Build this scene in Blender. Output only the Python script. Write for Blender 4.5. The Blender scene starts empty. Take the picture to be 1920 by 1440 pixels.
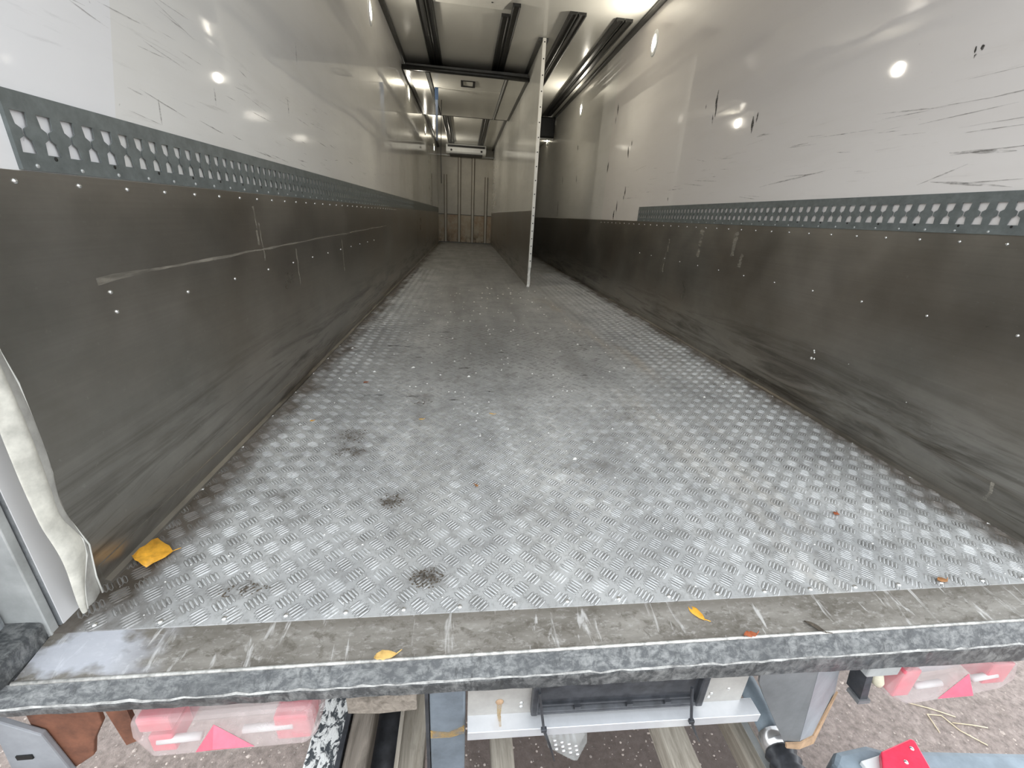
import bpy, math, random
from mathutils import Vector, Matrix

random.seed(7)
scene = bpy.context.scene
COL = scene.collection

# ------------------------------------------------------------------ camera, sky, exposure
F_PX, PITCH, YAW, ROLL = 787.36, 0.3772, 0.1246, 0.0570
CAM = Vector((-0.4311, -0.6787, 0.8123))
fwd = Vector((math.sin(YAW)*math.cos(PITCH), math.cos(YAW)*math.cos(PITCH), -math.sin(PITCH)))
rgt = Vector((math.cos(YAW), -math.sin(YAW), 0))
upv = rgt.cross(fwd)
r2 = rgt*math.cos(ROLL) + upv*math.sin(ROLL)
u2 = -rgt*math.sin(ROLL) + upv*math.cos(ROLL)
cd = bpy.data.cameras.new('camera')
cd.sensor_width = 36.0
cd.lens = F_PX/1920*36.0
cd.clip_start = 0.02
cd.clip_end = 300
cam = bpy.data.objects.new('camera', cd)
COL.objects.link(cam)
M3 = Matrix((r2, u2, -fwd)).transposed()
cam.matrix_world = Matrix.Translation(CAM) @ M3.to_4x4()
scene.camera = cam

world = bpy.data.worlds.new('overcast_sky')
scene.world = world
world.use_nodes = True
bg = world.node_tree.nodes['Background']
bg.inputs['Color'].default_value = (0.90, 0.95, 1.0, 1)
bg.inputs['Strength'].default_value = 2.6
LAMP_STRENGTH = 680.0

vs = scene.view_settings
vs.view_transform = 'Standard'
vs.look = 'None'
vs.gamma = 1
vs.exposure = 0.35
vs.use_curve_mapping = False
scene.cycles.max_bounces = 7
scene.cycles.diffuse_bounces = 4
scene.cycles.glossy_bounces = 4
scene.cycles.transparent_max_bounces = 8

# ------------------------------------------------------------------ node helpers
class NT:
    def __init__(self, name):
        self.m = bpy.data.materials.new(name)
        self.m.use_nodes = True
        self.t = self.m.node_tree
        self.b = self.t.nodes['Principled BSDF']
        self.out = self.t.nodes['Material Output']
        self._pos = None
    def n(self, kind): return self.t.nodes.new(kind)
    def put(self, sock, v):
        if isinstance(v, bpy.types.NodeSocket): self.t.links.new(v, sock)
        elif isinstance(v, (tuple, list)) and len(v) == 3 and sock.type == 'RGBA': sock.default_value = (*v, 1)
        else: sock.default_value = v
    def pos(self):
        if self._pos is None: self._pos = self.n('ShaderNodeNewGeometry').outputs['Position']
        return self._pos
    def xyz(self):
        s = self.n('ShaderNodeSeparateXYZ'); self.put(s.inputs[0], self.pos()); return s.outputs
    def scaled(self, s, off=(0,0,0)):
        k = self.n('ShaderNodeVectorMath'); k.operation = 'MULTIPLY_ADD'
        self.put(k.inputs[0], self.pos()); k.inputs[1].default_value = s; k.inputs[2].default_value = off
        return k.outputs[0]
    def noise(self, s=(1,1,1), off=(0,0,0), detail=4, rough=.55, dist=0.0):
        k = self.n('ShaderNodeTexNoise'); self.put(k.inputs['Vector'], self.scaled(s, off))
        k.inputs['Scale'].default_value = 1; k.inputs['Detail'].default_value = detail
        k.inputs['Roughness'].default_value = rough; k.inputs['Distortion'].default_value = dist
        return k.outputs['Fac']
    def voro(self, s):
        k = self.n('ShaderNodeTexVoronoi'); self.put(k.inputs['Vector'], self.scaled(s)); k.inputs['Scale'].default_value = 1
        return k.outputs['Distance']
    def ramp(self, f, stops, interp='LINEAR'):
        k = self.n('ShaderNodeValToRGB'); self.put(k.inputs[0], f); r = k.color_ramp; r.interpolation = interp
        while len(r.elements) < len(stops): r.elements.new(.5)
        for e, (p, c) in zip(r.elements, stops):
            e.position = p; e.color = (c, c, c, 1) if not isinstance(c, (tuple, list)) else (*c, 1)
        return k.outputs[0]
    def mr(self, v, a, b, c=0., d=1.):
        k = self.n('ShaderNodeMapRange'); self.put(k.inputs[0], v)
        for i, x in enumerate((a, b, c, d)): k.inputs[i+1].default_value = x
        return k.outputs[0]
    def math(self, op, a, b=0.):
        k = self.n('ShaderNodeMath'); k.operation = op; self.put(k.inputs[0], a); self.put(k.inputs[1], b); k.use_clamp = False
        return k.outputs[0]
    def mix(self, f, a, b):
        k = self.n('ShaderNodeMix'); k.data_type = 'RGBA'; self.put(k.inputs[0], f); self.put(k.inputs[6], a); self.put(k.inputs[7], b)
        return k.outputs[2]
    def bump(self, h, strength=.3, dist=.002):
        k = self.n('ShaderNodeBump'); self.put(k.inputs['Height'], h); k.inputs['Strength'].default_value = strength; k.inputs['Distance'].default_value = dist
        self.put(self.b.inputs['Normal'], k.outputs[0])
    def set(self, base=None, rough=None, metal=None, spec=None, emit=None, estr=None, coat=None, coatr=None, alpha=None, trans=None):
        I = self.b.inputs
        for key, v in (('Base Color', base), ('Roughness', rough), ('Metallic', metal), ('Specular IOR Level', spec), ('Emission Color', emit),
                       ('Emission Strength', estr), ('Coat Weight', coat), ('Coat Roughness', coatr), ('Alpha', alpha), ('Transmission Weight', trans)):
            if v is not None: self.put(I[key], v)
        return self

MAT = {}
def simple(name, base, rough=.5, metal=0., var=.25, scale=12, bump=0., bscale=60, **kw):
    k = NT(name)
    f = k.noise((scale,)*3, detail=5, rough=.65)
    lo = tuple(c*(1-var) for c in base); hi = tuple(min(1, c*(1+var)) for c in base)
    k.set(base=k.ramp(f, [(.3, lo), (.7, hi)]), rough=rough, metal=metal, **kw)
    if bump: k.bump(k.noise((bscale,)*3, detail=3), bump)
    MAT[name] = k.m
    return k.m

def m_grp(name, base=(.70, .685, .65), rough=.034, scuff=True, tint_zones=()):
    k = NT(name)
    x, y, z = k.xyz()
    big = k.noise((.8, .55, .9), detail=4)
    stain = k.noise((1.5, 1.2, 7.0), (3, 1, 2), detail=6, rough=.6)
    c = k.mix(k.mr(big, .35, .7), base, tuple(v*.90 for v in base))
    c = k.mix(k.math('MULTIPLY', k.mr(stain, .50, .85), .32), c, (.50, .475, .42))
    if scuff:
        st = k.noise((1, 3.2, 46.0), (5, 2, 1), detail=6, rough=.7, dist=.4)
        band = k.math('MULTIPLY', k.mr(z, .92, 1.06), k.mr(z, 1.62, 1.12))
        msk = k.math('MULTIPLY', k.mr(st, .60, .72), k.math('MULTIPLY', band, .42))
        c = k.mix(msk, c, (.33, .31, .28))
        sp = k.noise((1, 55, 55), (9, 4, 7), detail=2, rough=.5)
        c = k.mix(k.math('MULTIPLY', k.mr(sp, .76, .79), .5), c, (.2, .18, .16))
    for i, (y0, y1, col) in enumerate(tint_zones):
        f = k.math('LESS_THAN', k.math('SUBTRACT', y, k.math('MULTIPLY', z, y0)), y1)
        c = k.mix(f, c, k.mix(.28, c, col))
    k.set(base=c, rough=k.mr(stain, .3, .8, rough*.8, rough*1.6), spec=.5)
    k.bump(k.noise((1, 2.2, 1.6), (0, 5, 0), detail=2), .10, .02)
    MAT[name] = k.m
    return k.m

def m_kick(name):
    k = NT(name)
    x, y, z = k.xyz()
    brush = k.noise((3, 2.0, 110.0), detail=5, rough=.6)
    blot = k.noise((1.2, 2.0, 2.4), (4, 0, 1), detail=6, rough=.62)
    hue = k.noise((1.0, 1.1, 1.4), (1, 9, 3), detail=2)
    c = k.mix(k.mr(blot, .3, .72), (.265, .252, .225), (.46, .44, .40))
    c = k.mix(k.mr(hue, .4, .65, 0, .35), c, (.33, .265, .20))
    c = k.mix(k.mr(brush, .3, .8, 0, .16), c, (.16, .157, .142))
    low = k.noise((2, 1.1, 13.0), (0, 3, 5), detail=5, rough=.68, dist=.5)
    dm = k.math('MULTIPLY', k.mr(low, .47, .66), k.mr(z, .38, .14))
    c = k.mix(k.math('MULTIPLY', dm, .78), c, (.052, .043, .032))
    lt = k.noise((2, 1.5, 22.0), (6, 1, 2), detail=6, rough=.7, dist=.3)
    lm = k.math('MULTIPLY', k.mr(lt, .57, .72), k.mr(z, .34, .05))
    c = k.mix(k.math('MULTIPLY', lm, .5), c, (.34, .30, .24))
    dust = k.noise((60, 60, 60), (1, 1, 1), detail=2)
    c = k.mix(k.mr(dust, .70, .76, 0, .35), c, (.42, .40, .36))
    k.set(base=c, metal=.86, rough=k.mr(blot, .3, .75, .27, .42), spec=.5)
    k.bump(k.noise((1, 1.4, 1.8), detail=3), .14, .02)
    MAT[name] = k.m
    return k.m

STAINS = ((-.513, .095, .055, .040, .8), (-.640, .393, .050, .050, .75), (-.855, .790, .085, .10, .8), (-.830, .680, .08, .045, .7), (-.930, .09, .10, .035, .7),
          (-1.19, .10, .13, .13, 1.1), (-1.20, .42, .06, .35, 1.0), (-.20, .33, .10, .06, .45), (.02, .56, .16, .07, .4), (-.95, .42, .07, .05, .5), (-.64, 1.20, .07, .05, .6), (.30, .98, .10, .05, .45))
def m_floor(name, k_=1.0, rg=(.50, .38), metal=.25):
    k = NT(name)
    x, y, z = k.xyz()
    streak = k.noise((4.2, .42, 1), detail=5, rough=.62, dist=.3)
    blot = k.noise((3.4, 2.2, 1), (2, 2, 0), detail=6, rough=.66)
    fine = k.noise((75, 55, 40), detail=3, rough=.7)
    c = k.mix(k.mr(blot, .34, .66), tuple(v*k_ for v in (.345, .349, .348)), tuple(v*k_ for v in (.57, .575, .567)))
    wear = k.math('MULTIPLY', k.mr(k.math('ABSOLUTE', k.math('ADD', x, .12)), .98, .40), k.mr(y, .7, 1.9))
    wr = k.math('MULTIPLY', wear, k.mr(streak, .28, .62, .45, 1))
    c = k.mix(k.math('MULTIPLY', wr, .80), c, (.195, .198, .195))
    c = k.mix(k.mr(streak, .54, .78, 0, .5), c, (.17, .16, .142))
    tan = k.noise((5, .7, 1), (7, 5, 0), detail=5, rough=.65)
    tm = k.math('MULTIPLY', k.mr(tan, .55, .72), k.mr(k.math('ABSOLUTE', k.math('SUBTRACT', x, .52)), .5, .1))
    c = k.mix(k.math('MULTIPLY', tm, .5), c, (.42, .36, .28))
    c = k.mix(k.mr(fine, .52, .72, 0, .5), c, (.15, .145, .135))
    mott = k.noise((14, 11, 5), (5, 1, 2), detail=5, rough=.7)
    c = k.mix(k.mr(mott, .52, .68, 0, .5), c, (.15, .143, .13))
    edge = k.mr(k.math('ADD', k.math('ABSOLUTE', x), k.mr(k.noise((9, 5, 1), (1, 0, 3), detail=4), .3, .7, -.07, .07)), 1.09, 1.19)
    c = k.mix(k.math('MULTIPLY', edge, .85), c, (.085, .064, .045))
    for (sx, sy, rx, ry, st) in STAINS:
        vd = k.n('ShaderNodeVectorMath'); vd.operation = 'LENGTH'
        k.put(vd.inputs[0], k.scaled((1/rx, 1/ry, 0), (-sx/rx, -sy/ry, 0)))
        ms = k.math('MULTIPLY', k.mr(vd.outputs['Value'], 1.15, .25), k.mr(mott, .36, .60, .1, 1.))
        c = k.mix(k.math('MINIMUM', k.math('MULTIPLY', ms, st), .95), c, (.075, .062, .048))
    for (sx, sy, rx, ry, st) in ((.56, 2.2, .05, .75, .75), (.66, 1.75, .07, .45, .6), (.45, 2.6, .05, .5, .4)):
        vd = k.n('ShaderNodeVectorMath'); vd.operation = 'LENGTH'
        k.put(vd.inputs[0], k.scaled((1/rx, 1/ry, 0), (-sx/rx, -sy/ry, 0)))
        ms = k.math('MULTIPLY', k.mr(vd.outputs['Value'], 1.1, .1), k.mr(tan, .38, .62, .1, 1.))
        c = k.mix(k.math('MULTIPLY', ms, st), c, (.40, .35, .285))
    wt = k.noise((210, 190, 60), (1, 3, 2), detail=1)
    c = k.mix(k.mr(wt, .74, .77, 0, .75), c, (.85, .85, .83))
    k.set(base=c, metal=metal, rough=k.mr(blot, .3, .7, *rg))
    k.bump(fine, .18, .001)
    MAT[name] = k.m
    return k.m

def m_sill(name):
    k = NT(name)
    x, y, z = k.xyz()
    sc = k.noise((55, 120, 30), detail=5, rough=.72, dist=.3)
    bl = k.noise((4, 14, 5), (3, 0, 0), detail=5, rough=.65)
    c = k.mix(k.mr(bl, .33, .68), (.115, .103, .085), (.275, .258, .23))
    c = k.mix(k.mr(sc, .53, .66, 0, .55), c, (.40, .385, .36))
    sw = k.noise((30, 46, 14), (2, 6, 1), detail=5, rough=.72, dist=.5)
    c = k.mix(k.mr(sw, .52, .64, 0, .75), c, (.10, .088, .07))
    bk = k.mr(k.math('ADD', y, k.mr(bl, .3, .7, -.012, .012)), -.020, -.004, 0, .6)
    c = k.mix(bk, c, (.13, .115, .095))
    sr = k.noise((40, 9, 9), (6, 2, 1), detail=4, rough=.6, dist=.6)
    c = k.mix(k.mr(sr, .60, .68, 0, .6), c, (.62, .61, .59))
    end = k.math('MULTIPLY', k.mr(x, -.98, -1.10), k.mr(k.noise((10, 14, 3), detail=4), .42, .55))
    c = k.mix(k.math('MULTIPLY', end, .7), c, (.58, .60, .66))
    k.set(base=c, metal=.3, rough=.44)
    k.bump(sc, .25, .001)
    MAT[name] = k.m
    return k.m

def m_beam(name, base=(.115, .125, .135), light=(.36, .37, .37), fine=1.):
    k = NT(name)
    a = k.noise((46*fine, 90*fine, 46*fine), detail=5, rough=.72, dist=.35)
    b = k.noise((5, 9, 9), (1, 2, 3), detail=4)
    v = k.noise((70*fine, 24, 24), (7, 1, 1), detail=4, rough=.7)
    c = k.mix(k.mr(a, .42, .68), base, light)
    c = k.mix(k.mr(v, .56, .68, 0, .7), c, tuple(x*.42 for x in base))
    c = k.mix(k.mr(b, .45, .68, 0, .6), c, tuple(x*.6 for x in base))
    k.set(base=c, rough=.36, metal=.1)
    k.bump(a, .5, .003)
    MAT[name] = k.m
    return k.m

def m_ground(name):
    k = NT(name)
    x, y, z = k.xyz()
    a = k.noise((34, 34, 34), detail=6, rough=.75)
    b = k.noise((3, 3, 3), (2, 0, 0), detail=4)
    w = k.noise((95, 60, 95), (3, 3, 1), detail=3, rough=.7)
    c = k.mix(k.mr(a, .3, .7), (.105, .078, .066), (.37, .30, .265))
    c = k.mix(k.mr(b, .4, .7, 0, .5), c, (.115, .085, .065))
    under_shade = k.math('MULTIPLY', k.mr(k.math('ADD', x, k.mr(b, .3, .7, -.25, .25)), -.75, -.5), k.mr(k.math('ADD', x, k.mr(b, .3, .7, -.25, .25)), 1.05, .8))  # shade under the trailer painted in as a darker middle band
    c = k.mix(k.math('MULTIPLY', under_shade, .78), c, (.040, .022, .014))
    c = k.mix(k.mr(w, .68, .73, 0, .8), c, (.70, .67, .62))
    k.set(base=c, rough=.62)
    k.bump(a, .9, .012)
    MAT[name] = k.m
    return k.m

def m_timber(name, a=(.19, .165, .13), b=(.44, .40, .335)):
    k = NT(name)
    g = k.noise((60, 5, 60), detail=7, rough=.7, dist=.8)
    s = k.noise((14, 9, 14), (4, 0, 2), detail=5)
    c = k.mix(k.mr(g, .32, .68), a, b)
    c = k.mix(k.mr(s, .56, .72, 0, .7), c, tuple(v*.5 for v in a))
    k.set(base=c, rough=.7)
    k.bump(g, .5, .004)
    MAT[name] = k.m
    return k.m

def m_decal(name, base, thresh=(.42, .58), s=(1, 14, 60), strength=1.0):
    k = NT(name)
    f = k.noise(s, detail=5, rough=.7)
    k.set(base=base, rough=.5)
    tr = k.n('ShaderNodeBsdfTransparent'); mx = k.n('ShaderNodeMixShader')
    k.put(mx.inputs[0], k.math('MULTIPLY', k.mr(f, *thresh), strength))
    k.t.links.new(tr.outputs[0], mx.inputs[1]); k.t.links.new(k.b.outputs[0], mx.inputs[2]); k.t.links.new(mx.outputs[0], k.out.inputs[0])
    MAT[name] = k.m
    return k.m

m_grp('white_grp_strip_side', tint_zones=((.307, .232, (.80, .81, .88)),))  # bluish tint over the door end of this wall
m_grp('white_grp_bare_side', tint_zones=((0., 4.72, (.78, .70, .68)),))
m_grp('white_grp_ceiling', base=(.66, .65, .60), rough=.14, scuff=False)
m_grp('white_grp_divider', base=(.68, .67, .62), rough=.10)
m_kick('dark_scuff_metal')
m_floor('tread_aluminium')
m_floor('tread_bar_aluminium', 1.0, (.66, .58), .12)
m_sill('sill_aluminium')
m_beam('worn_rubber', base=(.055, .058, .060), light=(.215, .218, .212))
m_beam('post_metal', base=(.21, .222, .23), light=(.36, .37, .37), fine=.35)
m_ground('damp_brown_gravel')
m_timber('weathered_beam')
m_timber('muddy_beam', (.12, .10, .08), (.30, .26, .215))
simple('tread_grime', (.19, .187, .178), .6, .1, .45, 30)
simple('galvanised', (.145, .162, .158), .42, .25, .22, 30, .1)
simple('lip_metal', (.50, .49, .46), .42, .3, .55, 45)
simple('worn_edge_grey', (.30, .295, .28), .5, .1, .6, 40)
simple('galvanised_light', (.42, .43, .42), .4, .3, .2, 14, .1)
simple('rivet_metal', (.62, .62, .60), .25, .85, .08)
simple('black_rubber', (.012, .012, .011), .5, 0, .3)
simple('dark_rail_metal', (.030, .030, .028), .38, .4, .3, 20)
simple('trim_metal', (.075, .075, .070), .4, .4, .25, 10)
simple('canvas', (.52, .505, .445), .8, 0, .34, 14, .6, 30)
simple('canvas_shaded', (.36, .35, .32), .8, 0, .25, 16, .5, 40)  # darker canvas copy for the back layer, its shade put into the colour
simple('hem_highlight', (.72, .71, .66), .7, 0, .1)
simple('white_paint', (.68, .67, .62), .35, 0, .06)
simple('back_wall_cream', (.50, .47, .40), .4, 0, .10, 3)
simple('rib_brown', (.13, .10, .065), .5, 0, .3, 8)
simple('white_plastic', (.62, .63, .62), .35, 0, .05)
simple('blue_webbing', (.006, .026, .068), .7, 0, .2)
simple('grey_webbing', (.07, .09, .13), .6, 0, .2)
simple('bright_aluminium', (.70, .71, .73), .32, .5, .06, 25)
simple('backing_metal', (.34, .325, .30), .5, .2, .2, 12, .2)
simple('black_plastic', (.035, .037, .042), .38, 0, .5, 30, .2)
simple('blue_grey_steel', (.15, .175, .20), .42, .2, .25, 16, .2)
simple('bracket_steel', (.17, .175, .178), .5, .2, .25, 7, .25)
simple('bracket_light', (.26, .27, .285), .5, .1, .22, 9, .25)
simple('rusty_steel', (.14, .055, .030), .75, 0, .45, 22, .5)
simple('rust_edge', (.38, .25, .15), .75, 0, .35, 25, .5)
simple('red_reflector', (.70, .045, .09), .2, 0, .12, 60)
simple('pink_reflector', (.80, .13, .19), .22, 0, .10, 40)
simple('pale_red_lens', (.66, .13, .17), .3, 0, .15, 12)
simple('chrome', (.72, .72, .72), .25, .8, .05)
simple('leaf_yellow', (.72, .36, .035), .55, 0, .25, 60, .3)
simple('leaf_pale', (.72, .47, .16), .55, 0, .2, 60, .3)
simple('leaf_brown', (.34, .16, .06), .6, 0, .35, 60, .3)
simple('leaf_rust', (.36, .10, .04), .6, 0, .3, 60, .3)
simple('crumb_white', (.75, .74, .70), .6, 0, .1)
simple('mud', (.075, .06, .043), .8, 0, .5, 90, .5)
simple('straw', (.60, .50, .34), .7, 0, .2, 40)
simple('pebble', (.33, .275, .24), .6, 0, .6, 9)
simple('blue_grey_paint', (.20, .245, .28), .5, 0, .25, 14, .2)
simple('ivory_plastic', (.56, .52, .40), .4, 0, .15, 30)
m_decal('black_scuff', (.03, .028, .025), (.36, .50), (1, 30, 18))
m_decal('grey_scuff', (.20, .188, .17), (.36, .66), (1, 24, 90), .62)
m_decal('beige_streak', (.38, .35, .29), (.36, .62), (1, 6, 40), .62)
m_decal('rubber_mark', (.07, .068, .062), (.30, .55), (30, 40, 1), .8)
m_decal('stain_orange', (.42, .27, .09), (.30, .6), (20, 20, 20), .7)

k = NT('back_wall_stained')
zz = k.xyz()[2]
f = k.noise((3, 3, 2.2), detail=6, rough=.7); g = k.noise((9, 9, 5), (2, 2, 2), detail=5, rough=.7)
c = k.mix(k.mr(f, .38, .66), (.46, .40, .30), (.34, .22, .13))
c = k.mix(k.math('MULTIPLY', k.mr(g, .45, .62), k.mr(zz, .35, .05)), c, (.07, .045, .03))
k.set(base=c, rough=.5); MAT['back_wall_stained'] = k.m

k = NT('glint_speckle')  # glints painted in as white speckles on a dark base
f = k.noise((70, 42, 70), detail=4, rough=.62, dist=.8)
k.set(base=k.ramp(f, [(.46, (.045, .052, .058)), (.52, (.66, .66, .64))]), rough=.45)
k.bump(f, .8, .004); MAT['glint_speckle'] = k.m

k = NT('lamp_glow')
k.set(base=(.9, .9, .88), emit=(1.0, .93, .80), estr=LAMP_STRENGTH); MAT['lamp_glow'] = k.m

for nm, bc, lo, hi in (('milky_lens', (.66, .57, .55), .22, .46), ('clear_lens', (.62, .64, .62), .12, .35)):
    k = NT(nm)
    k.set(base=bc, rough=.22)
    tr = k.n('ShaderNodeBsdfTransparent'); mx = k.n('ShaderNodeMixShader')
    k.put(mx.inputs[0], k.mr(k.noise((14, 14, 14), detail=4), .3, .7, lo, hi))
    k.t.links.new(tr.outputs[0], mx.inputs[1]); k.t.links.new(k.b.outputs[0], mx.inputs[2]); k.t.links.new(mx.outputs[0], k.out.inputs[0])
    MAT[nm] = k.m

# ------------------------------------------------------------------ mesh helpers
ORG = {}
class MB:
    def __init__(self): self.v = []; self.f = []
    def add(self, vs, fs):
        o = len(self.v); self.v += [tuple(p) for p in vs]; self.f += [tuple(i+o for i in q) for q in fs]; return self
    def box(self, x0, x1, y0, y1, z0, z1):
        return self.add([(x0,y0,z0),(x1,y0,z0),(x1,y1,z0),(x0,y1,z0),(x0,y0,z1),(x1,y0,z1),(x1,y1,z1),(x0,y1,z1)],
                        [(0,3,2,1),(4,5,6,7),(0,1,5,4),(1,2,6,5),(2,3,7,6),(3,0,4,7)])
    def prism(self, poly, axis, a, b):
        n = len(poly)
        def P(p, c):
            return {'x': (c, p[0], p[1]), 'y': (p[0], c, p[1]), 'z': (p[0], p[1], c)}[axis]
        return self.add([P(p, a) for p in poly] + [P(p, b) for p in poly],
                        [tuple(range(n))[::-1], tuple(range(n, 2*n))] + [(i, (i+1) % n, n+(i+1) % n, n+i) for i in range(n)])
    def tube(self, pts, r, n=10, caps=True):
        pts = [Vector(p) for p in pts]; m = len(pts)
        rs = r if isinstance(r, (list, tuple)) else [r]*m
        vs = []
        for i, p in enumerate(pts):
            d = (pts[min(i+1, m-1)] - pts[max(i-1, 0)]).normalized()
            a = d.cross(Vector((0, 0, 1)) if abs(d.z) < .9 else Vector((1, 0, 0))).normalized(); b = d.cross(a)
            for j in range(n):
                t = 2*math.pi*j/n; vs.append(p + (a*math.cos(t)+b*math.sin(t))*rs[i])
        fs = [(i*n+j, i*n+(j+1) % n, (i+1)*n+(j+1) % n, (i+1)*n+j) for i in range(m-1) for j in range(n)]
        if caps: fs += [tuple(range(n))[::-1], tuple(range((m-1)*n, m*n))]
        return self.add(vs, fs)
    def dome(self, c, nrm, r, h, n=10, flat=.6):
        c = Vector(c); d = Vector(nrm).normalized()
        a = d.cross(Vector((0, 0, 1)) if abs(d.z) < .9 else Vector((1, 0, 0))).normalized(); b = d.cross(a)
        rings = [(1, -.15), (.96, .35), (flat, .85)]
        vs = [c + (a*math.cos(2*math.pi*j/n)+b*math.sin(2*math.pi*j/n))*r*q + d*h*t for q, t in rings for j in range(n)] + [c + d*h]
        fs = [(i*n+j, i*n+(j+1) % n, (i+1)*n+(j+1) % n, (i+1)*n+j) for i in range(2) for j in range(n)]
        fs += [(2*n+j, 2*n+(j+1) % n, 3*n) for j in range(n)]
        return self.add(vs, fs)
    def quad(self, *p): return self.add(p, [tuple(range(len(p)))])
    def mesh(self, name, org=(0, 0, 0)):
        me = bpy.data.meshes.new(name)
        ox, oy, oz = org
        me.from_pydata([(x-ox, y-oy, z-oz) for x, y, z in self.v], [], self.f)
        me.update()
        return me
    def build(self, name, mat, parent=None, smooth=False, bevel=0., solid=0., org=None):
        base = ORG.get(parent.name, Vector()) if parent else Vector(org or (0, 0, 0))
        me = self.mesh(name, base)
        if mat: me.materials.append(MAT[mat])
        if smooth:
            for p in me.polygons: p.use_smooth = True
        o = bpy.data.objects.new(name, me); COL.objects.link(o)
        if parent: o.parent = parent
        else: o.location = base
        ORG[o.name] = base
        if solid:
            md = o.modifiers.new('thickness', 'SOLIDIFY'); md.thickness = solid; md.offset = 0
        if bevel:
            md = o.modifiers.new('edge', 'BEVEL'); md.width = bevel; md.segments = 2; md.limit_method = 'ANGLE'; md.angle_limit = .6
        return o

def tag(o, label=None, cat=None, group=None, kind=None):
    if label: o['label'] = label
    if cat: o['category'] = cat
    if group: o['group'] = group
    if kind: o['kind'] = kind
    return o
def thing(name, loc, label, cat, group=None):
    o = bpy.data.objects.new(name, None); o.empty_display_size = .05; COL.objects.link(o); o.location = loc; ORG[o.name] = Vector(loc)
    return tag(o, label, cat, group)
def copies(me, name, parent, locs):
    base = ORG.get(parent.name, Vector())
    out = []
    for p in locs:
        o = bpy.data.objects.new(name, me); COL.objects.link(o); o.parent = parent; o.location = Vector(p) - base; ORG[o.name] = Vector(p); out.append(o)
    return out

# ------------------------------------------------------------------ the box body
H = 2.594; HW = 1.23; LEN = 13.15; XP = .384; PT = .014
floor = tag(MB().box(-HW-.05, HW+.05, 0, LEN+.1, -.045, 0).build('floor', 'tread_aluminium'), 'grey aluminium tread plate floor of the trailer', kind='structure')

def wear(x, y):
    c = max(0, min(1, (.95-abs(x+.10))/.45)); d = max(0, min(1, (y-.65)/.95))
    return 1 - .88*c*d
pv = []; pf = []; gv = []; gf = []
a = .046; s2 = math.sqrt(.5)
R = random.Random(3)
N = int(6.5/a*1.5)
for i in range(-N, N):
    for j in range(-N, N):
        cx = (i+j)*a*s2; cy = (i-j)*a*s2 + .02
        if not (-1.205 < cx < 1.205 and .012 < cy < 6.2): continue
        if cx > XP-.03 and cx < XP+.03 and cy > 4.7: continue
        along = Vector((s2, s2)) if (i+j) % 2 == 0 else Vector((s2, -s2))
        side = Vector((-along.y, along.x)); hgt = .0019*wear(cx, cy)*R.uniform(.8, 1.1)
        nb, w, off, L = 5, .0026, .0084, .018
        grime = R.choice((.25, .6, .9, 1., 1.))
        for b in range(nb):
            t = (b-2)*off
            ox = cx+side.x*t; oy = cy+side.y*t
            if oy < .006: continue
            ll = L*(1 if abs(b-2) < 2 else .86)
            if cy < 2.6 and R.random() < .15 + .85*wear(cx, cy)*grime:
                o = len(gv); e = R.uniform(1.25, 1.75)
                for (p, q) in ((-1.06, 0), (-.6, -e), (.6, -e), (1.06, 0), (.6, e), (-.6, e)):
                    gv.append((ox+along.x*ll*p+side.x*w*q, oy+along.y*ll*p+side.y*w*q, .00015))
                gf.append(tuple(range(o, o+6)))
            o = len(pv)
            for (p, q, z) in ((-1, 0, 0), (-.55, -1, 0), (.55, -1, 0), (1, 0, 0), (.55, 1, 0), (-.55, 1, 0), (-.5, 0, 1), (.5, 0, 1)):
                pv.append((ox+along.x*ll*p+side.x*w*q, oy+along.y*ll*p+side.y*w*q, z*hgt))
            pf += [(o, o+1, o+6), (o+1, o+2, o+7, o+6), (o+2, o+3, o+7), (o+3, o+4, o+7), (o+4, o+5, o+6, o+7), (o+5, o, o+6)]
mb = MB(); mb.v = pv; mb.f = pf
tr = tag(mb.build('tread_bars', 'tread_bar_aluminium', floor), kind='stuff')
mb = MB(); mb.v = gv; mb.f = gf
tag(mb.build('tread_grime', 'tread_grime', floor), kind='stuff')
scr = MB().dome((0, 0, 0), (0, 0, 1), .0058, .0042).mesh('screw'); scr.materials.append(MAT['rivet_metal'])
for p in scr.polygons: p.use_smooth = True
copies(scr, 'screw', floor, [(-.923+.1225*q, .0125, .0005) for q in range(-2, 18)])
small = MB().dome((0, 0, 0), (0, 0, 1), .004, .003, 8).mesh('edge_screw'); small.materials.append(MAT['rivet_metal'])
copies(small, 'edge_screw', floor, [(s*1.208, .22+.25*q, .0005) for s in (-1, 1) for q in range(12)])

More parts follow.
